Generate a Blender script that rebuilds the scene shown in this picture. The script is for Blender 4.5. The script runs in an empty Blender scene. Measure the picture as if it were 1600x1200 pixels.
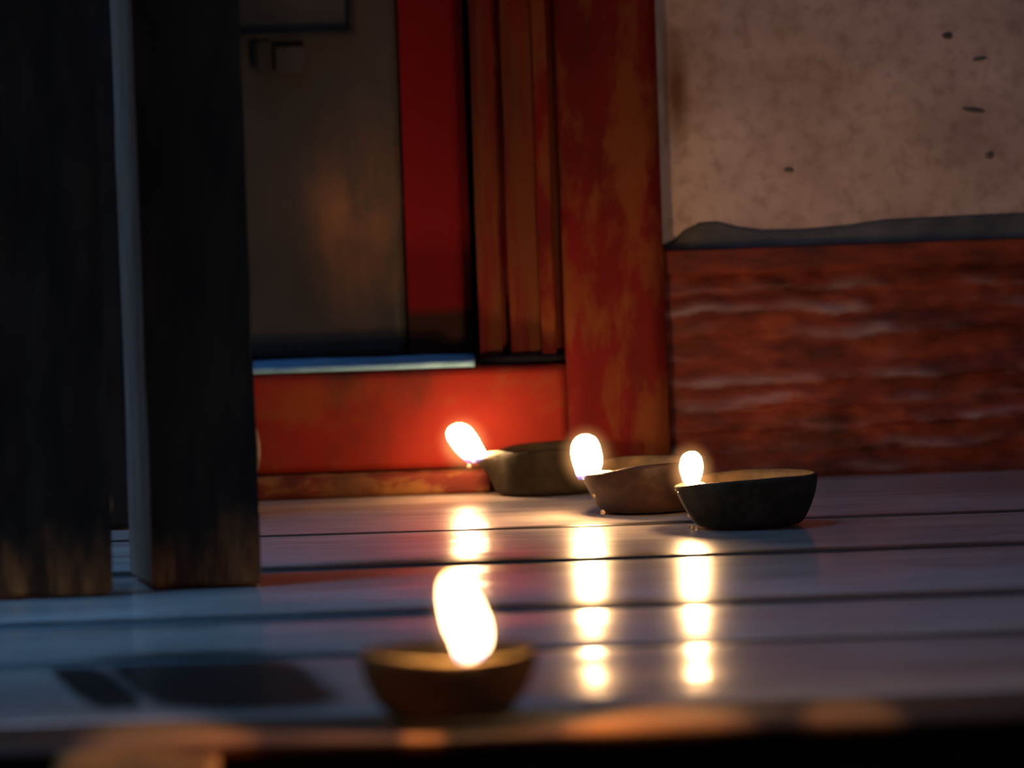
import bpy, bmesh, math, random
from mathutils import Vector, Matrix, noise
R = math.radians
rnd = random.Random(7)
S = bpy.context.scene
COL = S.collection

# ------------------------------------------------------------------ camera
FPX = 15000.0
CAM = Vector((0, -6.0, 0.502))
PITCH, ROLL = R(3.92), R(-2.0)
camd = bpy.data.cameras.new('camera')
cam = bpy.data.objects.new('camera', camd)
COL.objects.link(cam)
camd.sensor_width = 36
camd.lens = FPX / 1600 * 36
camd.clip_end = 60
MROT = Matrix.Rotation(math.pi/2 - PITCH, 4, 'X') @ Matrix.Rotation(ROLL, 4, 'Z')
cam.matrix_world = Matrix.Translation(CAM) @ MROT
S.camera = cam
camd.dof.use_dof = True
camd.dof.focus_distance = 6.02
camd.dof.aperture_fstop = 7.2

# ------------------------------------------------------------------ dusk sky, exposure and fill lamps
w = bpy.data.worlds.new('dusk'); S.world = w; w.use_nodes = True
wn = w.node_tree
bg = wn.nodes['Background']
bg.inputs[0].default_value = (0.32, 0.52, 1.0, 1)
bg.inputs[1].default_value = 0.03
S.view_settings.view_transform = 'Standard'
S.view_settings.look = 'None'
S.view_settings.gamma = 1
S.view_settings.use_curve_mapping = False
S.view_settings.exposure = 0.0
FLAME = 10.0             # radiance of the flames (seen through, so front and back add up)
def fill_light(loc, target, size, energy, color, spread=180):  # unseen soft area lamp, added to brighten part of the scene
    d = bpy.data.lights.new('fill_light', 'AREA'); d.shape = 'SQUARE'; d.size = size; d.energy = energy; d.color = color; d.spread = R(spread)
    o = bpy.data.objects.new('fill_light', d); COL.objects.link(o)
    o.location = loc; o.rotation_euler = (Vector(target)-Vector(loc)).to_track_quat('-Z', 'Y').to_euler()
fill_light((-2.2, -.35, 2.6), (-.1, -.3, 0), 1.6, 5, (.75, .75, .8))  # added from the left to light the side of the right post
fill_light((-1.0, -.65, 2.6), (-.34, -.42, 0), .8, 3.6, (.13, .47, 1.0), 40)  # stands in for bluish skylight, narrowed to the left floor
fill_light((1.6, -3.2, 3.0), (.2, .3, .2), 2.0, 7.3, (.95, .72, .82))  # pinkish fill added in front to brighten the plaster wall

# ------------------------------------------------------------------ helpers
def ray(px, py):
    d = MROT.to_3x3() @ Vector(((px-800)/FPX, (600-py)/FPX, -1))
    return d
def on_floor(px, py, z=0.0):
    d = ray(px, py); t = (z - CAM.z)/d.z
    return CAM + d*t
def on_plane(px, py, Y):
    d = ray(px, py); t = (Y - CAM.y)/d.y
    return CAM + d*t

def link(name, me, parent=None, mat=None):
    o = bpy.data.objects.new(name, me)
    COL.objects.link(o)
    if mat is not None: me.materials.append(mat)
    if parent is not None: o.parent = parent
    return o
def obj(name, bm, mat, parent=None, smooth=False):
    bmesh.ops.recalc_face_normals(bm, faces=bm.faces)
    me = bpy.data.meshes.new(name); bm.to_mesh(me); bm.free()
    if smooth:
        for p in me.polygons: p.use_smooth = True
    return link(name, me, parent, mat)
def empty(name, loc=(0, 0, 0), rz=0, parent=None):
    o = bpy.data.objects.new(name, None); COL.objects.link(o)
    o.location = loc; o.rotation_euler = (0, 0, rz); o.empty_display_size = .05
    if parent is not None: o.parent = parent
    return o
def tag(o, label, cat, group=None):
    o['label'] = label; o['category'] = cat
    if group: o['group'] = group
def structure(o): o['kind'] = 'structure'; return o
def fbm(p, oct=4):
    a, s, f = 0, .5, 1
    for i in range(oct):
        a += s*noise.noise(Vector(p)*f); s *= .5; f *= 2
    return a

def grid_box(x0, x1, y0, y1, z0, z1, dx, disp, bev=0.0):
    """closed box; resolution dx per axis (tuple); vertices moved by disp(v)->Vector"""
    nx, ny, nz = [max(1, int(round((b-a)/d))) for a, b, d in ((x0, x1, dx[0]), (y0, y1, dx[1]), (z0, z1, dx[2]))]
    bm = bmesh.new(); vs = {}
    def V(i, j, k):
        key = (i, j, k)
        if key not in vs:
            p = Vector((x0+(x1-x0)*i/nx, y0+(y1-y0)*j/ny, z0+(z1-z0)*k/nz))
            if bev > 0:   # round off the long edges running along x
                cy = min(max(p.y, y0+bev), y1-bev); cz = min(max(p.z, z0+bev), z1-bev)
                dv = Vector((0, p.y-cy, p.z-cz))
                if abs(dv.y) > 1e-9 and abs(dv.z) > 1e-9:
                    m = max(abs(dv.y), abs(dv.z)); dv = dv.normalized()*m
                    p = Vector((p.x, cy+dv.y, cz+dv.z))
            if disp: p = p + disp(p)
            vs[key] = bm.verts.new(p)
        return vs[key]
    def F(a, b, c, d):
        bm.faces.new((V(*a), V(*b), V(*c), V(*d)))
    for i in range(nx):
        for j in range(ny):
            F((i, j, 0), (i, j+1, 0), (i+1, j+1, 0), (i+1, j, 0))
            F((i, j, nz), (i+1, j, nz), (i+1, j+1, nz), (i, j+1, nz))
        for k in range(nz):
            F((i, 0, k), (i+1, 0, k), (i+1, 0, k+1), (i, 0, k+1))
            F((i, ny, k), (i, ny, k+1), (i+1, ny, k+1), (i+1, ny, k))
    for j in range(ny):
        for k in range(nz):
            F((0, j, k), (0, j, k+1), (0, j+1, k+1), (0, j+1, k))
            F((nx, j, k), (nx, j+1, k), (nx, j+1, k+1), (nx, j, k+1))
    return bm

def box_bm(x0, x1, y0, y1, z0, z1, bev=.002, seg=2):
    bm = bmesh.new()
    bmesh.ops.create_cube(bm, size=1)
    for v in bm.verts:
        v.co = Vector(((x0+x1)/2+v.co.x*(x1-x0), (y0+y1)/2+v.co.y*(y1-y0), (z0+z1)/2+v.co.z*(z1-z0)))
    if bev: bmesh.ops.bevel(bm, geom=bm.edges[:], offset=bev, segments=seg, affect='EDGES')
    return bm

# ------------------------------------------------------------------ materials
class NT:
    def __init__(s, name):
        s.m = bpy.data.materials.new(name); s.m.use_nodes = True
        s.t = s.m.node_tree; s.n = s.t.nodes; s.l = s.t.links
        s.b = s.n['Principled BSDF']
    def new(s, typ, **kw):
        n = s.n.new(typ)
        for k, v in kw.items():
            if k.startswith('i_'):
                key = k[2:]; key = int(key) if key.isdigit() else key.replace('_', ' ')
                n.inputs[key].default_value = v
            else: setattr(n, k, v)
        return n
    def coord(s, scale=(1, 1, 1), rot=(0, 0, 0), loc=(0, 0, 0)):
        g = s.new('ShaderNodeNewGeometry')
        mp = s.new('ShaderNodeMapping'); s.l.new(g.outputs['Position'], mp.inputs[0])
        mp.inputs['Scale'].default_value = scale; mp.inputs['Rotation'].default_value = rot
        mp.inputs['Location'].default_value = loc
        return mp.outputs[0]
    def objcoord(s, scale=(1, 1, 1)):
        g = s.new('ShaderNodeTexCoord')
        mp = s.new('ShaderNodeMapping'); s.l.new(g.outputs['Object'], mp.inputs[0])
        mp.inputs['Scale'].default_value = scale
        return mp.outputs[0]
    def noise(s, vec, scale, detail=4, rough=.55):
        n = s.new('ShaderNodeTexNoise'); n.inputs['Scale'].default_value = scale
        n.inputs['Detail'].default_value = detail; n.inputs['Roughness'].default_value = rough
        s.l.new(vec, n.inputs['Vector']); return n.outputs[0]
    def ramp(s, fac, stops):
        n = s.new('ShaderNodeValToRGB'); s.l.new(fac, n.inputs[0])
        cr = n.color_ramp
        while len(cr.elements) < len(stops): cr.elements.new(.5)
        for e, (p, c) in zip(cr.elements, stops):
            e.position = p
            if not isinstance(c, tuple): c = (c, c, c)
            e.color = (*c, 1)
        return n.outputs[0]
    def mix(s, fac, a, b, mode='MIX'):
        n = s.new('ShaderNodeMix', data_type='RGBA', blend_type=mode)
        for sock, v in ((n.inputs[0], fac), (n.inputs[6], a), (n.inputs[7], b)):
            if hasattr(v, 'is_output'): s.l.new(v, sock)
            elif isinstance(v, tuple): sock.default_value = (*v, 1)
            else: sock.default_value = v
        return n.outputs[2]
    def math(s, op, a, b=0.0, clamp=False):
        n = s.new('ShaderNodeMath', operation=op, use_clamp=clamp)
        for sock, v in ((n.inputs[0], a), (n.inputs[1], b)):
            if hasattr(v, 'is_output'): s.l.new(v, sock)
            else: sock.default_value = v
        return n.outputs[0]
    def bump(s, h, dist, strength=1.0):
        n = s.new('ShaderNodeBump'); s.l.new(h, n.inputs['Height'])
        n.inputs['Distance'].default_value = dist; n.inputs['Strength'].default_value = strength
        s.l.new(n.outputs[0], s.b.inputs['Normal'])
    def set(s, base=None, rough=None, spec=None, coat=None):
        for k, v in (('Base Color', base), ('Roughness', rough), ('Specular IOR Level', spec), ('Coat Weight', coat)):
            if v is None: continue
            if hasattr(v, 'is_output'): s.l.new(v, s.b.inputs[k])
            elif isinstance(v, tuple): s.b.inputs[k].default_value = (*v, 1)
            else: s.b.inputs[k].default_value = v
        return s.m

def blob_mask(nt, cx, cy, rx, ry, soft=.3, wob=.25, plane='xy', shear=0.0, pw=2.0):
    """1 inside a ragged ellipse in world space"""
    g = nt.new('ShaderNodeNewGeometry'); sep = nt.new('ShaderNodeSeparateXYZ')
    nt.l.new(g.outputs['Position'], sep.inputs[0])
    A, B = {'xy': (0, 1), 'xz': (0, 2)}[plane]
    dv = nt.math('SUBTRACT', sep.outputs[B], cy)
    u = nt.math('DIVIDE', nt.math('SUBTRACT', nt.math('SUBTRACT', sep.outputs[A], cx), nt.math('MULTIPLY', dv, shear)), rx)
    v = nt.math('DIVIDE', dv, ry)
    r = nt.math('POWER', nt.math('ADD', nt.math('POWER', nt.math('ABSOLUTE', u), pw), nt.math('POWER', nt.math('ABSOLUTE', v), pw)), 1/pw)
    nz = nt.noise(nt.coord(), 60 if rx < .05 else 25, 3)
    r = nt.math('ADD', r, nt.math('MULTIPLY', nt.math('SUBTRACT', nz, .5), wob*4))
    return nt.ramp(r, [(max(0, 1-soft), 1.0), (1.0, 0.0)]) if soft < 1 else nt.ramp(r, [(0, 1.0), (1, 0.0)])

def m_floor():
    s = NT('polished floor boards')
    c = s.coord((1, 1, 1))
    streak = s.noise(s.coord((5, 40, 5)), 1.0, 6, .6)
    blot = s.noise(c, 7, 5, .6)
    fine = s.noise(s.coord((30, 120, 60)), 1, 4)
    base = s.ramp(streak, [(.3, (.30, .24, .21)), (.5, (.48, .40, .36)), (.7, (.60, .52, .47))])
    base = s.mix(s.ramp(blot, [(.4, 0.0), (.65, .5)]), base, (.24, .20, .19))
    ck = s.noise(s.coord((4, 26, 4), rot=(0, 0, .05), loc=(.7, .2, 0)), 1.4, 3, .5)
    ck = s.ramp(s.math('ABSOLUTE', s.math('SUBTRACT', ck, .5)), [(.0, .7), (.012, 0.0)])
    ck = s.math('MULTIPLY', ck, s.ramp(s.noise(s.coord((5, 9, 5)), 1, 2), [(.45, 0.0), (.6, 1.0)]))
    base = s.mix(ck, base, (.06, .045, .04))
    ed = s.new('ShaderNodeAttribute', attribute_name='edge')
    edge_dark = s.ramp(s.math('ADD', ed.outputs['Fac'], s.math('MULTIPLY', s.math('SUBTRACT', s.noise(s.coord((9, 30, 9)), 1, 4), .5), .9)), [(.35, 0.0), (.75, 1.0)])
    base = s.mix(edge_dark, base, (.035, .028, .025))  # boards darkened raggedly along their edges
    # the darker, less glossy patch on the outermost board, in front of the posts
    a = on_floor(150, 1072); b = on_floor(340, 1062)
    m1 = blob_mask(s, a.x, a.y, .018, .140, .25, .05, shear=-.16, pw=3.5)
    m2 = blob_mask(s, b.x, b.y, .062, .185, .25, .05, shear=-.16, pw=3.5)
    dark_patch = s.math('MAXIMUM', m1, m2)
    base = s.mix(dark_patch, base, (.018, .015, .013))
    rough = .30
    s.l.new(s.ramp(s.math('MAXIMUM', dark_patch, edge_dark), [(0.0, .75), (1.0, .12)]), s.b.inputs['Coat Weight']); s.b.inputs['Coat IOR'].default_value = 1.45
    s.l.new(s.ramp(s.noise(s.coord((4, 14, 4)), 3, 4), [(.35, .07), (.65, .17)]), s.b.inputs['Coat Roughness'])
    h = s.math('ADD', s.math('MULTIPLY', streak, .6), s.math('MULTIPLY', fine, .25))
    s.bump(h, .0006, .5)
    return s.set(base, rough, .5)

def m_red(name, c1=(.42, .025, .018), c2=(.30, .012, .012), worn=(.30, .12, .035), amt=.5, dark=(.03, .012, .008), vs=(6, 6, 2), rough=.5, lo=.5):
    s = NT(name)
    n1 = s.noise(s.coord(vs), 1.5, 5, .6); n2 = s.noise(s.coord(vs, loc=(3, 5, 1)), 3.0, 5, .65)
    n3 = s.noise(s.coord((60, 60, 20)), 1, 3)
    base = s.mix(s.ramp(n1, [(.35, 0.0), (.65, 1.0)]), c1, c2)
    base = s.mix(s.ramp(n2, [(lo, 0.0), (lo+.12, amt)]), base, worn)
    base = s.mix(s.ramp(s.noise(s.coord((12, 12, 5), loc=(8, 2, 2)), 1, 5), [(.52, 0.0), (.68, .75)]), base, dark)
    s.bump(s.math('ADD', n2, s.math('MULTIPLY', n3, .4)), .0015, .5)
    return s.set(base, .75, .1)

def m_plaster():
    s = NT('stained plaster')
    c = s.coord()
    n1 = s.noise(c, 14, 6, .65); n2 = s.noise(c, 90, 4, .6); n3 = s.noise(c, 4, 3)
    base = s.ramp(n1, [(.3, (.25, .19, .19)), (.5, (.35, .28, .28)), (.72, (.44, .37, .37))])
    base = s.mix(s.ramp(n2, [(.48, 0.0), (.68, .45)]), base, (.16, .10, .09))
    a = on_plane(1054, 140, .40)
    st = blob_mask(s, a.x, a.z, .011, .050, .8, .12, 'xz')
    base = s.mix(s.math('MULTIPLY', st, .95), base, (.10, .045, .02))
    s.bump(s.math('ADD', n1, s.math('MULTIPLY', n2, .5)), .0015, .5)
    return s.set(base, .85, .2)

def m_simple(name, c1, c2, scale=20, rough=.7, bump=.001, vs=(1, 1, 1), spec=.3, use_obj=False):
    s = NT(name)
    co = s.objcoord(vs) if use_obj else s.coord(vs)
    n = s.noise(co, scale, 5, .6)
    base = s.ramp(n, [(.32, c1), (.68, c2)])
    if bump: s.bump(n, bump, .6)
    return s.set(base, rough, spec)

def m_plinth():
    s = NT('hacked red plinth')
    at = s.new('ShaderNodeAttribute', attribute_name='ridge')
    n1 = s.noise(s.coord((10, 10, 30)), 2, 5, .65)
    base = s.ramp(n1, [(.35, (.04, .006, .004)), (.55, (.115, .016, .008)), (.72, (.19, .036, .015))])
    f = s.math('MULTIPLY', at.outputs['Fac'], s.ramp(s.noise(s.coord((9, 9, 22), loc=(2, 2, 2)), 2, 4), [(.42, .0), (.62, 1.0)]))
    base = s.mix(f, base, (.19, .135, .175))  # mauve sky sheen on the ridges put into the colour
    n2 = s.noise(s.coord((40, 40, 90)), 1, 4)
    s.bump(n2, .0012, .7)
    return s.set(base, .75, .3)

def m_flame():
    s = NT('flame')
    s.n.remove(s.b)
    tc = s.new('ShaderNodeAttribute', attribute_name='hgt')
    col = s.ramp(tc.outputs['Fac'], [(0.0, (.10, .10, .75)), (.12, (.45, .32, .75)), (.24, (1, .62, .28)), (.6, (1, .60, .25)), (1, (1, .50, .16))])
    st = s.ramp(tc.outputs['Fac'], [(0.0, .02), (.10, .06), (.24, .7), (.5, 1.0), (1, .8)])
    em = s.new('ShaderNodeEmission'); s.l.new(col, em.inputs[0])
    s.l.new(s.math('MULTIPLY', st, FLAME), em.inputs[1])
    tr = s.new('ShaderNodeBsdfTransparent'); ad = s.new('ShaderNodeAddShader')
    s.l.new(em.outputs[0], ad.inputs[0]); s.l.new(tr.outputs[0], ad.inputs[1])
    s.l.new(ad.outputs[0], s.n['Material Output'].inputs[0])
    return s.m
def m_halo():
    """lens bloom round the flame put in as a glowing volume, fading outwards"""
    s = NT('lens bloom halo'); s.n.remove(s.b)
    tc = s.new('ShaderNodeTexCoord'); ln = s.new('ShaderNodeVectorMath', operation='LENGTH'); s.l.new(tc.outputs['Object'], ln.inputs[0])
    f = s.math('POWER', s.math('SUBTRACT', 1.0, ln.outputs['Value'], True), 2.2)
    em = s.new('ShaderNodeEmission'); em.inputs[0].default_value = (1, .45, .15, 1)
    s.l.new(s.math('MULTIPLY', f, 130.0), em.inputs[1])
    s.l.new(em.outputs[0], s.n['Material Output'].inputs['Volume'])
    return s.m

M = {}
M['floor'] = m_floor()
M['red_sill'] = m_red('red painted sill', (.17, .013, .007), (.115, .008, .005), (.13, .045, .012), .45, vs=(5, 5, 8))
M['red_strip'] = m_red('dark red strip', (.30, .010, .014), (.24, .008, .010), (.1, .02, .01), .2, vs=(9, 9, 3))
M['red_jamb'] = m_red('worn red jamb', (.105, .004, .004), (.06, .004, .003), (.12, .037, .009), .7, vs=(14, 14, 5), lo=.47)
M['red_worn'] = m_red('worn red moulding', (.11, .008, .005), (.05, .006, .004), (.085, .028, .008), .7, vs=(30, 30, 2.5), lo=.45)
M['step'] = m_red('scuffed brown step', (.09, .014, .008), (.05, .010, .006), (.14, .06, .018), .8, vs=(12, 12, 22), lo=.45)
M['plinth'] = m_plinth()
M['plaster'] = m_plaster()
M['cement'] = m_simple('grey cement', (.045, .047, .05), (.10, .10, .10), 40, .85, .001)
M['pale'] = m_simple('pale plaster arris', (.26, .25, .27), (.36, .34, .35), 40, .8, .001)
M['sky_strip'] = m_simple('skylit blue ledge', (.08, .20, .34), (.18, .36, .52), 30, .6, .001)  # bluish skylight on the sill top put into the colour
s = NT('grey door sheet with flame-glint smears')
n = s.noise(s.coord((1, 1, .6)), 9, 5, .6)
base = s.ramp(n, [(.32, (.020, .021, .020)), (.68, (.055, .050, .046))])
n2 = s.noise(s.coord((26, 26, 9), loc=(1.3, 0, .4)), 1, 5, .6)
a = on_plane(560, 330, .42)
flame_smear = s.math('MULTIPLY', blob_mask(s, a.x, a.z, .045, .085, .9, .1, 'xz'), s.ramp(n2, [(.42, .2), (.62, 1.0)]))
base = s.mix(flame_smear, base, (.20, .09, .045))  # brown smears stand for flame glints on the door sheet
s.bump(n, .002, .6)
M['door'] = s.set(base, .5, .15)
M['blackiron'] = m_simple('black iron', (.006, .006, .006), (.02, .016, .014), 60, .5, .0006)
M['dark'] = m_simple('sooty dark wood', (.006, .004, .003), (.018, .012, .009), 30, .8, .001)
M['post'] = m_simple('blackened post wood', (.012, .007, .004), (.075, .045, .022), 3, .6, .0025, (22, 22, 5), .35)
s = NT('blackened post with orange-brown foot')
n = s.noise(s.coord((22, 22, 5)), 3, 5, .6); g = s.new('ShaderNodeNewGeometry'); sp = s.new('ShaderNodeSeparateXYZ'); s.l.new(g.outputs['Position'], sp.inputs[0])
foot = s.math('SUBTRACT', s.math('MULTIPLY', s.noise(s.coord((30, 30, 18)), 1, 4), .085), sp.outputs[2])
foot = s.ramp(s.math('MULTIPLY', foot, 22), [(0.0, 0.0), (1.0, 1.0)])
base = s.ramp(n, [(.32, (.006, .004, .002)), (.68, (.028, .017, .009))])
base = s.mix(foot, base, s.ramp(n, [(.4, (.08, .026, .008)), (.66, (.46, .16, .04))]))  # foot turned orange-brown below a ragged line
s.bump(n, .0025, .6)
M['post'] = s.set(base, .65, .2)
M['postside'] = m_simple('grey weathered post side with lit tone', (.24, .13, .09), (.38, .22, .16), 3, .8, .002, (22, 22, 5), .2)  # weathered side made paler to show the light falling on it
M['lit_wood'] = m_simple('pale wood with flame highlight', (.35, .2, .09), (.5, .3, .13), 60, .6, .0008)  # flame highlight on the post edges put into a pale colour
s = NT('worn nosing with flame-lit patches')
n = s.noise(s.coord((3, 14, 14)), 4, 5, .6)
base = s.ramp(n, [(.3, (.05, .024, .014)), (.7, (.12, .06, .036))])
lit_patch = None
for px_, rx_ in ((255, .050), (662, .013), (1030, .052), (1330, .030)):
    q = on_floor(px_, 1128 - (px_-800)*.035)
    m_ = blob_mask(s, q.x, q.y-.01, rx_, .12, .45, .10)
    lit_patch = m_ if lit_patch is None else s.math('MAXIMUM', lit_patch, m_)
base = s.mix(s.math('MULTIPLY', lit_patch, .95), base, (.62, .24, .07))  # flame-lit stretches of the worn edge put into the colour
s.bump(n, .003, .6)
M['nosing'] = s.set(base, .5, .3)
M['fascia'] = m_simple('dark fascia', (.012, .007, .005), (.05, .028, .018), 5, .8, .003, (3, 3, 14))
M['bracket'] = m_simple('orange brown bracket', (.12, .035, .008), (.80, .33, .08), 22, .7, .003)
M['ground'] = m_simple('earth', (.02, .016, .013), (.06, .05, .04), 6, .95, .01)
M['soot'] = m_simple('sooty oiled inside', (.010, .006, .003), (.03, .018, .008), 90, .7, .001, use_obj=True, spec=.15)
M['clay_dark'] = m_simple('dark grey brown clay', (.03, .024, .014), (.07, .055, .034), 90, .75, .0018, use_obj=True, spec=.12)
M['clay_hazed'] = m_simple('olive brown clay with lens haze', (.20, .125, .045), (.32, .21, .08), 90, .8, .0018, use_obj=True, spec=.15)  # front lamp clay lightened to stand for lens haze over it
M['clay'] = m_simple('oily dark clay', (.009, .006, .003), (.022, .014, .007), 90, .75, .0018, use_obj=True, spec=.12)
M['clay_red'] = m_simple('oily reddish clay', (.010, .0035, .002), (.026, .009, .004), 90, .6, .002, use_obj=True, spec=.2)
M['wick'] = m_simple('cotton wick', (.55, .42, .25), (.8, .68, .45), 300, .7, .0004)
_b = M['wick'].node_tree.nodes['Principled BSDF']; _b.inputs['Emission Color'].default_value = (1, .6, .25, 1); _b.inputs['Emission Strength'].default_value = .5
s = NT('lamp oil'); s.b.inputs['Transmission Weight'].default_value = .6; s.b.inputs['IOR'].default_value = 1.47
M['oil'] = s.set((.14, .065, .015), .03, .3)
s = NT('oil drop'); s.b.inputs['Transmission Weight'].default_value = .7; s.b.inputs['IOR'].default_value = 1.47
M['drop'] = s.set((.8, .6, .35), .02, .6)
M['flame'] = m_flame(); M['halo'] = m_halo()

# ------------------------------------------------------------------ floor boards
XL, XR = -1.6, 1.6
YW = on_floor(1400, 741).y            # foot of the wall
floor = structure(empty('floor', (0, 0, 0)))
ys = [on_floor(800, y).y for y in (1098, 1012, 950, 875, 822)] + [YW + .10]
tilts = (.0, .25, -.2, .3, .1)
for i in range(5):
    ya, yb = ys[i], ys[i+1]
    gap = (.016, .006, .015, .014, .003, .0)
    y0 = ya + (gap[i]/2 if i else 0); y1 = yb - gap[i+1]/2
    def dsp(p, i=i, y0=y0, y1=y1):
        if p.z < -.02: return Vector((0, 0, 0))
        u = (p.y-y0)/(y1-y0)
        cup = -.0016*(2*u-1)**4
        wv = .0011*noise.noise(Vector((p.x*3.0, p.y*9, i*7.3))) + .00035*noise.noise(Vector((p.x*9, p.y*34, i*3.1)))
        return Vector((0, 0, cup + wv))
    bm = grid_box(XL, XR, y0, y1, -.035, 0, (.02, .006, .035), dsp)
    for v in bm.verts: pass
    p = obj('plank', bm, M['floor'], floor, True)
    me = p.data; at_ = me.attributes.new('edge', 'FLOAT', 'POINT')
    def ev(v):
        d = min(v.co.y-y0 if i else 1, y1-v.co.y if i < 5 else 1)
        wd = (.010, .008, .012, .012, .006, .004)[min(5, i + (1 if v.co.y > (y0+y1)/2 else 0))] + .010*max(0, noise.noise(Vector((v.co.x*2.5, i*5, round(v.co.y, 1)*7)))+.35)
        return max(0.0, min(1.0, 1.15-d/wd*.5)) if v.co.z > -.02 else 1.0
    at_.data.foreach_set('value', [ev(v) for v in me.vertices])
    mod = p.modifiers.new('edge', 'BEVEL'); mod.width = .004; mod.segments = 2; mod.limit_method = 'ANGLE'; mod.angle_limit = R(50)
YF = ys[0]

# dark joist tops seen through the gaps between boards
j = structure(obj('trim_1', box_bm(XL, XR, YF+.03, YW+.08, -.075, -.037, 0), M['dark']))
# worn nosing with flame-lit patches along the outer edge
def nd(p):
    return Vector((0, -.004*fbm((p.x*6, 0, 1)) if p.y < YF-.07 else 0, -.0010-.0018*max(0, noise.noise(Vector((p.x*9, p.y*30, 4))))))
bm = grid_box(XL, XR, YF-.112, YF-.003, -.011, -.001, (.012, .008, .005), nd, bev=.0048)
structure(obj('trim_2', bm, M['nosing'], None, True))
def fd(p):
    return Vector((0, -.006*fbm((p.x*5, p.z*20, 9)), 0))
structure(obj('trim_3', grid_box(XL, XR, YF-.094, YF+.025, -.448, -.015, (.03, .04, .012), fd), M['fascia'], None, True))

structure(obj('ground', grid_box(-6, 6, -9, 3, -.50, -.45, (.4, .4, .05), lambda p: Vector((0, 0, .004*noise.noise(p*3)))), M['ground']))

# worn block standing against the outside of the edge, a little lower than the boards
zb_ = -.004
a = on_floor(100, 1160, zb_); b = on_floor(345, 1160, zb_)
br = empty('stone_block', ((a.x+b.x)/2, YF-.2, -.449))
tag(br, 'chipped orange-brown block below the floor edge, in the lower left corner', 'block')
def loc(bm, o):
    bmesh.ops.translate(bm, verts=bm.verts, vec=-Vector(o.location)); return bm
def bd(p): return Vector((.004*fbm((p.y*30, p.z*30, 2)), 0, -.007*max(0, fbm((p.x*22, p.y*14, 5))+.05))) if p.z > -.03 else Vector((0, 0, 0))
obj('capstone', loc(grid_box(a.x, b.x, YF-.38, YF-.119, -.09, zb_, (.006, .01, .02), bd, .006), br), M['bracket'], br, True)
obj('shaft', loc(grid_box(a.x+.006, b.x-.010, YF-.36, YF-.121, -.449, -.09, (.02, .02, .05), None, .004), br), M['bracket'], br, True)

# ------------------------------------------------------------------ wall
YP = YW                                  # plinth face
zt = on_plane(1040, 391, YP).z           # plinth top
xj0 = on_plane(884, 560, .3).x; xj1 = on_plane(1045, 640, .3).x
XJ = xj1
structure(obj('wall_back', grid_box(XJ, 3.2, YP+.010, YP+.25, zt-.02, 2.6, (.1, .22, .1), None), M['plaster']))
wall = bpy.data.objects['wall_back']
# hacked red plinth with ripples: real relief
def ridge_profile(x, z):
    wob = .0052*fbm((x*10, z*18, 3.3), 5) + .0020*noise.noise(Vector((x*30, z*40, 1)))
    zz = (z + wob*1.6)/.0155
    k = math.floor(zz); f = zz-k
    amp = .55+.9*noise.noise(Vector((x*8, k*3.7, 5)))
    prof = (1-f)**.7 if f > .12 else f/.12*.9       # ledge on top, slope falls inwards
    return prof, max(0.1, amp), f
bm = bmesh.new()
zbot, nx, nz = -.001, 300, 96
x1p = 1.0
ztop = zt
zb1 = ztop-.0145
cols = []
ridge = []
for i in range(nx+1):
    x = XJ + (x1p-XJ)*i/nx
    c = []
    for k in range(nz+1):
        z = zbot + (ztop-zbot)*k/nz
        if z < zb1:
            pr, am, f = ridge_profile(x, z)
            d = .0060*pr*am + .006*fbm((x*12, z*30, 8), 5) + .002*noise.noise(Vector((x*60, z*110, 2)))
            rg = max(0.0, 1-abs(f-.2)/.42)*min(1, am)*max(0, .55+1.3*noise.noise(Vector((x*16, z*42, 7)))+.5*noise.noise(Vector((x*50, z*120, 9))))*1.5
        else:
            d = .007 + .003*fbm((x*12, z*26, 8)); rg = .0
        v = bm.verts.new((x, YP - max(-.004, d), z)); c.append(v); ridge.append(min(1, rg))
    cols.append(c)
for i in range(nx):
    for k in range(nz):
        bm.faces.new((cols[i][k], cols[i+1][k], cols[i+1][k+1], cols[i][k+1]))
# back and top
back = []
for i in (0, nx):
    x = XJ + (x1p-XJ)*i/nx
    back.append((bm.verts.new((x, YP+.0097, ztop)), bm.verts.new((x, YP+.0097, zbot))))
    ridge += [0, 0]
bm.faces.new([c[nz] for c in cols]+[back[1][0], back[0][0]])
bm.faces.new([c[0] for c in cols][::-1]+[back[0][1], back[1][1]])
bm.faces.new((back[0][0], back[1][0], back[1][1], back[0][1]))
bm.faces.new([back[0][0], back[0][1]]+[v for v in cols[0]])
bm.faces.new([back[1][1], back[1][0]]+[v for v in cols[nx][::-1]])
o = obj('baseboard_back', bm, M['plinth'], None, False)
at = o.data.attributes.new('ridge', 'FLOAT', 'POINT')
at.data.foreach_set('value', ridge)
for p in o.data.polygons: p.use_smooth = len(p.vertices) == 4
structure(o)
structure(obj('baseboard_side', grid_box(x1p, 3.2, YP-.006, YP+.0097, -.0005, zt, (.2, .035, .03), None), M['plinth']))

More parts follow.
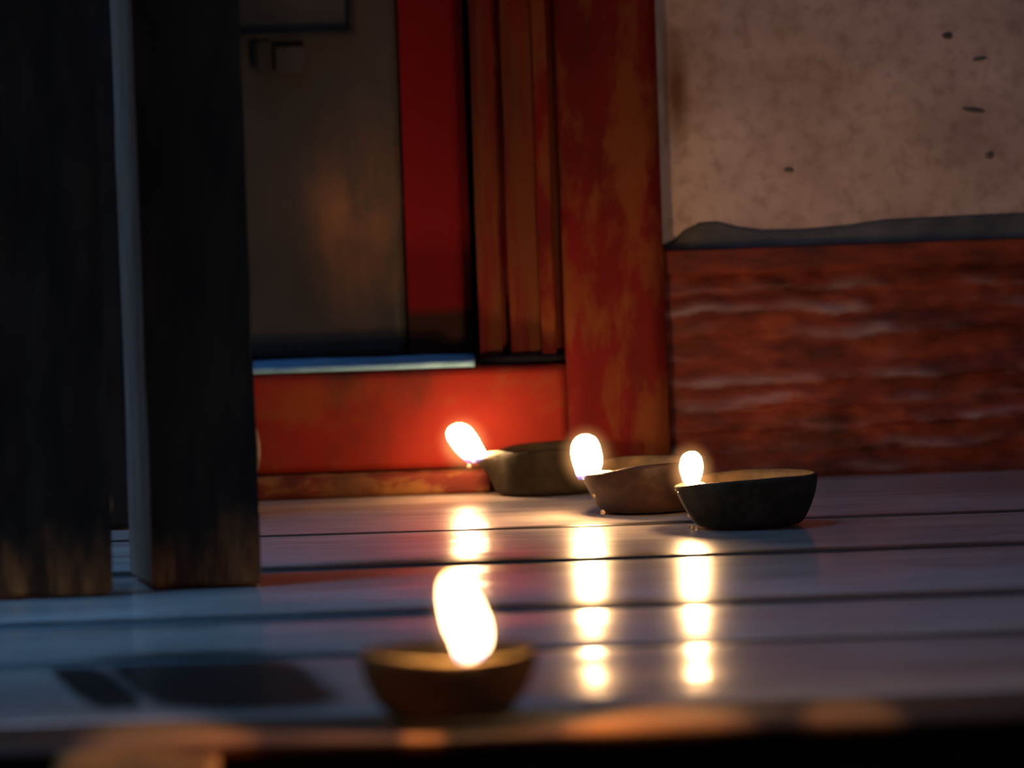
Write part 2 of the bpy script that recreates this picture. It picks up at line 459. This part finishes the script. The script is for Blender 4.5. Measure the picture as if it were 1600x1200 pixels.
# grey cement fillet along the foot of the plaster, ragged upper outline
pts = [(1036, 386), (1050, 377), (1068, 360), (1092, 348), (1120, 346), (1150, 354), (1190, 359), (1250, 358), (1320, 352), (1380, 343), (1440, 340), (1500, 337), (1560, 334), (1640, 331)]
bm = bmesh.new(); rows = []
YC = YP+.010
ff = [on_plane(px, py, YC) for px, py in pts]
ff += [Vector((1.2, YC, ff[-1].z)), Vector((3.2, YC, ff[-1].z+.003))]
for i, q in enumerate(ff):
    r = [bm.verts.new((q.x, YC-.0001, zt+.0003)), bm.verts.new((q.x, YC-.012, zt+.0003)), bm.verts.new((q.x, YC-.008, zt+max(.001, (q.z-zt)*.35))),
         bm.verts.new((q.x, YC-.003, max(zt+.0015, q.z-.001))), bm.verts.new((q.x, YC-.0001, max(zt+.002, q.z)))]
    rows.append(r)
for a_, b_ in zip(rows, rows[1:]):
    for k in range(5): bm.faces.new((a_[k], b_[k], b_[(k+1) % 5], a_[(k+1) % 5]))
bm.faces.new(rows[0]); bm.faces.new(rows[-1][::-1])
structure(obj('trim_4', bm, M['cement']))
# pale plaster arris next to the jamb
a = on_plane(1022, 372, YP+.008)
obj('plaster_arris', box_bm(XJ-.001, XJ+.0035, YP+.004, YP+.0098, zt+.004, 2.5, .001), M['pale'], wall)
# chips and a slanted scratch in the plaster
def chip(px, py, w_, h_, ang):
    c = on_plane(px, py, YP+.0096)
    bm = bmesh.new(); bmesh.ops.create_icosphere(bm, subdivisions=2, radius=1)
    for v in bm.verts:
        v.co *= 1+.3*noise.noise(v.co*1.5+Vector((px, 0, 0)))
        x, y, z = v.co.x*w_, v.co.y*.0012, v.co.z*h_
        v.co = Vector((c.x + x*math.cos(ang)-z*math.sin(ang), c.y+y, c.z + x*math.sin(ang)+z*math.cos(ang)))
    obj('plaster_chip', bm, M['cement'], wall, True)
for t in ((1480, 56, .0035, .0022, 0), (1522, 172, .0080, .0014, R(-8)), (1232, 266, .0035, .0018, 0), (1546, 243, .0028, .0026, 0), (1530, 92, .0050, .0012, .1)):
    chip(*t)

# ------------------------------------------------------------------ doorway
door = structure(empty('door_1', (0, 0, 0)))
YS = on_floor(600, 776).y                # foot of the scuffed step
YFace = YS + .018                        # face of sill and jamb
def zp(px, py, Y): return on_plane(px, py, Y).z
zs0 = zp(600, 737, YFace); zs1 = zp(700, 576, YFace)
xl = on_plane(330, 650, YFace).x - .30
YD = YFace + .085                        # door leaf plane
# low scuffed step
obj('step', grid_box(xl, on_plane(765, 750, YS).x, YS, YW+.05, -.0008, zs0, (.006, .04, .004), lambda p: Vector((0, -.003*fbm((p.x*22, p.z*60, 1)) if p.y < YS+.01 else 0, 0)), .003), M['step'], door, True)
xs = on_plane(765, 750, YS).x
def sd(p): return Vector((0, -.0022*fbm((p.x*12, p.z*25, 6)) if p.y < YFace+.01 else 0, .0008*noise.noise(Vector((p.x*30, 0, 2))) if p.z > zs1-.002 else 0))
obj('sill_board', grid_box(xl, xj0, YFace, YD+.01, zs0+.0003, zs1, (.006, .03, .006), sd, .003), M['red_sill'], door, True)
stripx = on_plane(742, 575, YFace).x
obj('sill_sky_strip', grid_box(xl, stripx, YFace+.002, YD-.001, zs1+.0005, zs1+.0042, (.006, .012, .002), lambda p: Vector((0, 0, .0011*fbm((p.x*30, p.y*20, 2)) if p.z > zs1+.001 else 0))), M['sky_strip'], door, True)  # thin strip added to carry the skylight on the sill top
obj('sill_foot', grid_box(xs+.0005, xj0, YFace+.002, YW+.05, -.0008, zs0, (.01, .04, .01), None), M['step'], door)
obj('jamb', grid_box(xj0+.0003, XJ-.0002, YFace, YW+.12, -.0006, 2.1, (.012, .06, .02), lambda p: Vector((0, -.003*fbm((p.x*14, p.z*8, 11)) if p.y < YFace+.01 else 0, 0)), .0), M['red_jamb'], door, True)
# stepped upright mouldings between leaf and jamb
edges = [(742, 776, .040, 'red_worn'), (777, 790, .052, 'red_jamb'), (791, 838, .034, 'red_worn'), (839, 860, .026, 'red_jamb'), (861, 873, .040, 'red_worn'), (874, 884, .014, 'red_worn')]
for a_, b_, dep, mt in edges:
    x0 = on_plane(a_, 300, YFace+dep).x + .0052*0; x1_ = on_plane(b_, 300, YFace+dep).x
    # the picture's roll shifts uprights with height; take x at sill level
    x0 = on_plane(a_+8, 540, YFace+dep).x; x1_ = min(on_plane(b_+8.6, 540, YFace+dep).x, xj0)
    obj('moulding', grid_box(x0, x1_, YFace+dep, YD+.012, zs1+.0002, 2.08, (.008, .03, .02), lambda p: Vector((.0008*noise.noise(Vector((p.z*9, x0*50, 0))), 0, 0)), .0), M[mt], door)
    if mt == 'red_worn' and a_ in (742, 791):
        pass
# crimson strip
x0 = on_plane(640, 540, YFace+.080).x; x1_ = on_plane(741, 540, YFace+.080).x
s = NT('crimson strip, charred foot')
g = s.new('ShaderNodeNewGeometry'); sp = s.new('ShaderNodeSeparateXYZ'); s.l.new(g.outputs['Position'], sp.inputs[0])
zz = zp(690, 488, YFace+.080)
nn = s.noise(s.coord((40, 40, 40)), 1, 4)
f = s.math('MULTIPLY', s.math('SUBTRACT', s.math('ADD', sp.outputs[2], s.math('MULTIPLY', nn, .006)), zz), 130, True)
base = s.mix(f, (.028, .010, .006), s.ramp(s.noise(s.coord((9, 9, 2)), 1, 4), [(.3, (.11, .002, .003)), (.7, (.16, .003, .005))]))
M['strip'] = s.set(base, .7, .1)
obj('door_stop', grid_box(x0, x1_-.0006, YFace+.080, YD+.012, zs1+.0002, 2.08, (.01, .03, .05), None), M['strip'], door)
# door leaf
xd0 = xl
obj('door_leaf', grid_box(xd0, x0-.0003, YD, YD+.035, zs1+.001, 2.08, (.01, .035, .01), lambda p: Vector((0, -.0025*fbm((p.x*8, p.z*6, 3)) if p.y < YD+.01 else 0, 0))), M['door'], door, True)
leaf = bpy.data.objects['door_leaf']
# dark iron frame of the upper panel and its hasp
A = on_plane(405, 55, YD-.004); B = on_plane(556, 50, YD-.004)
obj('panel_rim', box_bm(A.x-.06, B.x, YD-.007, YD-.0015, A.z-.0025, A.z+.0015, .0006), M['blackiron'], leaf)
obj('panel_rim', box_bm(B.x-.0038, B.x, YD-.007, YD-.0015, A.z+.0017, A.z+.25, .0006), M['blackiron'], leaf)
hb = on_plane(412, 90, YD-.004)
obj('hasp', box_bm(hb.x-.006, hb.x+.0055, YD-.008, YD-.001, hb.z-.011, A.z-.0028, .002), M['blackiron'], leaf)
rb = on_plane(455, 92, YD-.004)
obj('seal', box_bm(rb.x-.011, rb.x+.010, YD-.0045, YD-.001, rb.z-.010, rb.z+.009, .001), M['door'], leaf)
structure(obj('added_door_backing', box_bm(xl-.1, XJ, YW+.26, YW+.30, -.2, 2.6, 0), M['dark']))  # unseen backing added so no sky shows through the door gaps
structure(obj('added_gap_cover', box_bm(xl, XJ-.002, YFace+.10, YW+.255, 2.085, 2.10, 0), M['dark']))  # unseen slab added over the doorway gap to keep the sky out
# dark wall left of the doorway
structure(obj('wall_left', box_bm(-3.2, xl-.001, YFace+.01, YW+.25, -.0005, 2.6, 0), M['dark']))
structure(obj('wall_upper', box_bm(xl, XJ-.0012, YFace+.03, YW+.25, 2.101, 2.6, 0), M['plaster']))
# long sooty gap behind uprights is real depth; burnt rags of soot on the sill
c0 = on_plane(790, 567, YFace+.03)
bm = bmesh.new(); bmesh.ops.create_icosphere(bm, subdivisions=4, radius=1)
for v in bm.verts:
    v.co *= 1+.35*fbm(v.co*2.2+Vector((4, 4, 4)))
    v.co = Vector((c0.x+.022 + v.co.x*.040, YFace+.027+v.co.y*.010, zs1+.0016+max(-.001, v.co.z*.0042)))
so = obj('soot_heap', bm, M['dark'], None, True)
so.data.transform(Matrix.Translation(-Vector((c0.x, YFace+.022, zs1)))); so.location = (c0.x, YFace+.022, zs1)
tag(so, 'flat black heap of soot on the red sill at the jamb', 'soot')

# ------------------------------------------------------------------ posts
def post(name, outline, base, label, cat, height=2.2, side=None, seed=0, lit_bulges=(), mt='post'):
    """outline: xy polygon (world), counter-clockwise"""
    cx = sum(p[0] for p in outline)/len(outline); cy = sum(p[1] for p in outline)/len(outline)
    e = empty(name, (cx, cy, base))
    tag(e, label, cat)
    pts2 = []
    n = len(outline)
    for i in range(n):
        a_, b_ = Vector(outline[i]), Vector(outline[(i+1) % n])
        m_ = max(2, int((b_-a_).length/.008))
        for k in range(m_): pts2.append((a_.lerp(b_, k/m_), i))
    bm = bmesh.new(); rows = []
    zs = [0, .003] + [.01*k for k in range(1, 60)] + [.6+.05*k for k in range(1, int((height-.6)/.05)+1)]
    for z in zs:
        row = []
        for q, i in pts2:
            d = Vector((q.x-cx, q.y-cy, 0)).normalized()
            amp = .0022*fbm((q.x*25+seed, q.y*25, z*9), 4) + .0012*noise.noise(Vector((q.x*60, q.y*60+seed, z*2)))
            ins = -.003 if z == 0 else 0
            row.append(bm.verts.new((q.x-cx+d.x*(amp+ins), q.y-cy+d.y*(amp+ins), z)))
        rows.append(row)
    N = len(pts2)
    for r0, r1 in zip(rows, rows[1:]):
        for k in range(N):
            f = bm.faces.new((r0[k], r0[(k+1) % N], r1[(k+1) % N], r1[k]))
            f.material_index = 1 if side is not None and pts2[k][1] == side else 0
    bm.faces.new(rows[0][::-1]); bm.faces.new(rows[-1])
    s_ = obj('shaft', bm, M[mt], e, False)
    if side is not None: s_.data.materials.append(M['postside'])
    for (x, y, z, rx, rz) in lit_bulges:  # small bulges added where the flames glint on the post edges
        bm = bmesh.new(); bmesh.ops.create_icosphere(bm, subdivisions=3, radius=1)
        for v in bm.verts:
            v.co *= 1+.25*noise.noise(v.co*1.7+Vector((z*90, 0, 0)))
            v.co = Vector((x-cx+v.co.x*rx, y-cy+v.co.y*.006, z-base+v.co.z*rz))
        obj('lit_bulge', bm, M['lit_wood'], e, True)
    return e
a = on_floor(238, 921); b = on_floor(408, 918)
YR = b.y
dpt = .085
xa, xb = a.x+.001, b.x
ol = [(xa, YR), (xb, YR), (xb-.004, YR+dpt), (xa-.016, YR+dpt)]
z1 = zp(403, 700, YR+.04); z2 = zp(403, 798, YR+.04)
post('wooden_post', ol, .0015, 'blackened wooden post right of the two, with an orange foot', 'post', side=3, seed=1,
     lit_bulges=((xb-.0025, YR+.035, z1, .0035, .014), (xb-.003, YR+.04, z2, .0025, .006)))
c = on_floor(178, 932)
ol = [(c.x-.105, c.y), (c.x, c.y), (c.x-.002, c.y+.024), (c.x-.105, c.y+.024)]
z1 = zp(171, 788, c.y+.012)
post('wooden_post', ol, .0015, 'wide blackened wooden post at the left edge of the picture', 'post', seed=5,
     lit_bulges=((c.x-.004, c.y+.012, z1, .0045, .0105),))
c2 = on_floor(215, 828)
ol = [(c2.x-.06, c2.y), (c2.x+.002, c2.y), (c2.x+.002, c2.y+.05), (c2.x-.06, c2.y+.05)]
post('wooden_post', ol, .0015, 'black post farther back, seen in the gap between the front posts', 'post', seed=9, mt='dark')

# ------------------------------------------------------------------ oil lamps
def lathe_lamp(name, center, rz, R0, H, Rb, label, mat, spout=.012, spw=.34, tipdrop=0.0, seed=0, tip=None):
    e = empty(name, center, 0)
    tag(e, label, 'oil lamp', 'lit clay oil lamps on the floor boards')
    bm = bmesh.new(); NT_ = 96
    prof = [(0, 0, 0), (.55, 0, 0), (.93, 0, 0), (1.0, .03, 0)]     # in base radii
    rows = []
    outer = [(Rb*.5, 0), (Rb*.93, 0), (Rb, .0015)]
    K = 12
    for k in range(1, K+1):
        t = k/K
        outer.append((Rb+(R0-Rb)*(math.sin(t*math.pi/2)**.85), .0015+(H-.0015)*t))
    inner = [(R0-.0012, H+.0010), (R0-.0030, H+.0004)]
    for k in range(K-1, 0, -1):
        t = k/K
        inner.append(((Rb+(R0-Rb)*(math.sin(t*math.pi/2)**.85))-.0040, .0040+(H-.004)*t))
    inner.append((Rb*.5, .0042))
    allp = outer+inner
    for (r, z) in allp:
        row = []
        for i in range(NT_):
            th = 2*math.pi*i/NT_
            dth = (th-rz+math.pi) % (2*math.pi)-math.pi
            g_ = math.exp(-(dth/spw)**2)
            hz = max(0, z/H)
            rr = r + spout*g_*hz**1.6*(1 if r > Rb*.5 else 0)
            # pinch beside the spout
            rr -= .0008*math.exp(-((abs(dth)-spw*2.0)/.25)**2)*hz*(1 if r > Rb*.5 else 0)
            z2_ = z - tipdrop*(.5+.5*math.cos(dth))**5*hz**3
            n_ = .0010*noise.noise(Vector((math.cos(th)*2+seed, math.sin(th)*2, z*60)))
            z2_ += (.0006*noise.noise(Vector((math.cos(th)*1.4+seed, math.sin(th)*1.4, 9)))) * hz
            rr += n_
            row.append(bm.verts.new((rr*math.cos(th), rr*math.sin(th), max(0, z2_))))
        rows.append(row)
    for q, (a_, b_) in enumerate(zip(rows, rows[1:])):
        for i in range(NT_):
            bm.faces.new((a_[i], a_[(i+1) % NT_], b_[(i+1) % NT_], b_[i])).material_index = 0 if q < len(outer) else 1
    bm.faces.new(rows[0][::-1]); bm.faces.new(rows[-1])
    obj('bowl', bm, mat, e, True).data.materials.append(M['soot'])
    # oil surface
    bm = bmesh.new(); zo = H*.70
    ro = []
    for i in range(64):
        th = 2*math.pi*i/64
        dth = (th-rz+math.pi) % (2*math.pi)-math.pi
        g_ = math.exp(-(dth/spw)**2)
        rr = R0-.0068+spout*g_*.45
        ro.append((bm.verts.new((rr*math.cos(th), rr*math.sin(th), zo)), bm.verts.new((rr*.9*math.cos(th), rr*.9*math.sin(th), zo-.002))))
    bm.faces.new([r[0] for r in ro]); bm.faces.new([r[1] for r in ro][::-1])
    for i in range(64): bm.faces.new((ro[i][0], ro[i][1], ro[(i+1) % 64][1], ro[(i+1) % 64][0]))
    obj('oil', bm, M['oil'], e)
    return e
def tube(pts, rad, n=8):
    bm = bmesh.new(); rows = []
    for i, p in enumerate(pts):
        p = Vector(p); a_ = Vector(pts[max(0, i-1)]); b_ = Vector(pts[min(len(pts)-1, i+1)])
        t = (b_-a_).normalized(); u = t.cross(Vector((0, 0, 1)))
        if u.length < .01: u = Vector((1, 0, 0))
        u.normalize(); v = t.cross(u)
        r = rad[i] if isinstance(rad, (list, tuple)) else rad
        rows.append([bm.verts.new(p+u*r*math.cos(2*math.pi*k/n)+v*r*math.sin(2*math.pi*k/n)) for k in range(n)])
    for a_, b_ in zip(rows, rows[1:]):
        for k in range(n): bm.faces.new((a_[k], a_[(k+1) % n], b_[(k+1) % n], b_[k]))
    bm.faces.new(rows[0][::-1]); bm.faces.new(rows[-1])
    return bm
def smooth_rows(rows, n=28):
    """rows: (y, xl, xr) sorted by y top to bottom -> resampled with Catmull-Rom"""
    out = []
    m_ = len(rows)-1
    for k in range(n+1):
        t = k/n*m_; i = min(int(t), m_-1); f = t-i
        P = [rows[max(0, i-1)], rows[i], rows[i+1], rows[min(m_, i+2)]]
        out.append([.5*((2*P[1][c])+(-P[0][c]+P[2][c])*f+(2*P[0][c]-5*P[1][c]+4*P[2][c]-P[3][c])*f*f+(-P[0][c]+3*P[1][c]-3*P[2][c]+P[3][c])*f**3) for c in range(3)])
    return out
def px2m(p, Y): return p/FPX*(Y-CAM.y)
def flame(e, rows, Y, watt=.12):
    rows = smooth_rows(rows)
    o_ = Vector(e.location)
    def build(grow, nm, mt, par):
        bm = bmesh.new(); rr = []; hg = []
        n = 24
        L = len(rows)
        zt_, zb_ = on_plane(800, rows[0][0], Y).z, on_plane(800, rows[-1][0], Y).z
        def ring(c, r):
            return [bm.verts.new((c.x-o_.x + r*math.cos(2*math.pi*k/n), c.y-o_.y + r*.8*math.sin(2*math.pi*k/n), c.z-o_.z)) for k in range(n)]
        for i, (y, xa_, xb_) in enumerate(rows):
            yy = y + (-grow if i == 0 else 0)
            c = on_plane((xa_+xb_)/2, y, Y)
            cc = on_plane((xa_+xb_)/2, rows[L//2][0] + (y-rows[L//2][0])*(1+2*grow/(rows[-1][0]-rows[0][0])), Y)
            if grow: c = cc
            w_ = max(.3, (xb_-xa_)/2 + grow)
            r = w_/FPX*(Y-CAM.y)
            rr.append(ring(c, r)); hg += [1-i/(L-1)]*n
        for a_, b_ in zip(rr, rr[1:]):
            for k in range(n): bm.faces.new((a_[k], a_[(k+1) % n], b_[(k+1) % n], b_[k]))
        bm.faces.new(rr[0][::-1]); bm.faces.new(rr[-1])
        ob = obj(nm, bm, mt, par, True)
        if nm == 'flame':
            at_ = ob.data.attributes.new('hgt', 'FLOAT', 'POINT'); at_.data.foreach_set('value', hg)
        return ob
    f_ = build(0, 'flame', M['flame'], e)
    ld = bpy.data.lights.new('flame_light', 'POINT'); ld.energy = watt; ld.color = (1, .56, .24); ld.shadow_soft_size = .006
    lo = bpy.data.objects.new('flame_light', ld); COL.objects.link(lo); lo.parent = e
    mid = rows[int(len(rows)*.45)]
    lo.location = on_plane((mid[1]+mid[2])/2, mid[0], Y)-o_
    bm = bmesh.new(); bmesh.ops.create_icosphere(bm, subdivisions=3, radius=1)
    mo = obj('halo', bm, M['halo'], f_, True)
    ya_, yb_ = rows[0][0], rows[-1][0]
    q = rows[int(len(rows)*.45)]
    wx = px2m(max(b_-a_ for _, a_, b_ in rows)*.5 + 26, Y); wz = px2m((yb_-ya_)*.5 + 24, Y)
    mo.location = on_plane((q[1]+q[2])/2, (ya_+yb_)/2, Y)-o_
    mo.scale = (wx, wx, wz)
    lean = math.atan2((rows[3][1]+rows[3][2]-rows[-4][1]-rows[-4][2])/2, rows[-4][0]-rows[3][0])
    mo.rotation_euler = (0, lean, 0)
    return f_
def drop(e, px, py, Y, r):
    c = on_plane(px, py, Y) - Vector(e.location)
    bm = bmesh.new(); bmesh.ops.create_icosphere(bm, subdivisions=3, radius=r)
    for v in bm.verts:
        v.co.z *= 1.25 if v.co.z > 0 else .9
        v.co += c
    obj('oil_drop', bm, M['drop'], e, True)

# right lamp (in focus)
fr = on_floor(1173, 829); Rb = .0335
c = Vector((fr.x, fr.y+Rb, .0012)); Y = c.y
e = lathe_lamp('oil_lamp', c, math.pi, .0435, .0305, Rb, 'sharp dark clay oil lamp, rightmost, with a small upright flame', M['clay_dark'], .0025, .36, .0055, 1)
flame(e, [(705, 1076, 1086), (709, 1068, 1092), (717, 1063, 1097), (730, 1061, 1099), (743, 1064, 1097), (754, 1068, 1093), (762, 1073, 1090), (768, 1078, 1086)], Y, .85)
def wick(e, pts, Y, rad):
    o_ = Vector(e.location)
    return obj('wick', tube([on_plane(px, py, Y+dy)-o_ for px, py, dy in pts], rad), M['wick'], e, True)
wick(e, [(1079, 760, 0), (1086, 759, 0), (1096, 760, 0), (1112, 762, 0), (1150, 765, .005)], Y, [.0012, .0022, .0026, .0018, .0012])
for d in ((1085, 826, -.012, .0018), (1079, 823, -.012, .0012), (1063, 771, -.008, .0016), (1058, 766, -.004, .0012), (1075, 806, -.014, .0011)):
    drop(e, d[0], d[1], Y+d[2], d[3])
# middle lamp
fr = on_floor(1014, 805); Rb = .031
c = Vector((fr.x, fr.y+Rb, .0012)); Y = c.y
e = lathe_lamp('oil_lamp', c, math.pi+.30, .0400, .0310, Rb, 'reddish clay oil lamp in the middle of the row of three', M['clay_red'], .0030, .36, .0065, 2)
flame(e, [(678, 908, 920), (683, 899, 930), (692, 893, 936), (705, 891, 940), (719, 893, 942), (732, 897, 940), (742, 900, 932), (750, 904, 912)], Y-.012, .95)
wick(e, [(910, 747, 0), (922, 745, 0), (940, 741, 0), (952, 739, .004), (985, 742, .01)], Y-.012, [.0010, .0022, .0024, .0016, .0012])
for d in ((942, 801, -.028, .0016), (928, 775, -.022, .0010)):
    drop(e, d[0], d[1], Y+d[2], d[3])
# left lamp
fr = on_floor(854, 777); Rb = .033
c = Vector((fr.x, fr.y+Rb, .0012)); Y = c.y
e = lathe_lamp('oil_lamp', c, math.pi+.1, .0372, .0295, Rb, 'dark clay oil lamp farthest left by the red sill, flame leaning left', M['clay'], .0110, .24, .0060, 3)
flame(e, [(661, 712, 722), (666, 702, 733), (675, 697, 741), (686, 699, 748), (697, 706, 754), (707, 714, 759), (716, 723, 757), (724, 731, 742)], Y-.012, .30)
wick(e, [(738, 721, 0), (750, 716, 0), (764, 711, 0), (778, 708, 0), (810, 712, .005)], Y-.004, [.0010, .0020, .0026, .0018, .0012])
drop(e, 733, 729, Y-.008, .0013)
# front lamp
fr = on_floor(703, 1133); Rb = .031
c = Vector((fr.x, fr.y+Rb+.004, .0012)); Y = c.y
e = lathe_lamp('oil_lamp', c, -math.pi/2+.35, .0455, .0335, Rb, 'blurred dark clay oil lamp at the near floor edge, with a tall flame', M['clay_hazed'], .0045, .36, .002, 4)
flame(e, [(897, 700, 711), (902, 694, 719), (913, 689, 728), (932, 688, 744), (955, 691, 756), (980, 697, 764), (1000, 706, 765), (1015, 711, 760), (1028, 715, 747), (1038, 721, 733)], Y-.046, .60)
wick(e, [(722, 1036, 0), (733, 1036, 0), (736, 1032, .012), (728, 1036, .025)], Y-.046, [.0012, .0022, .0018, .0012])
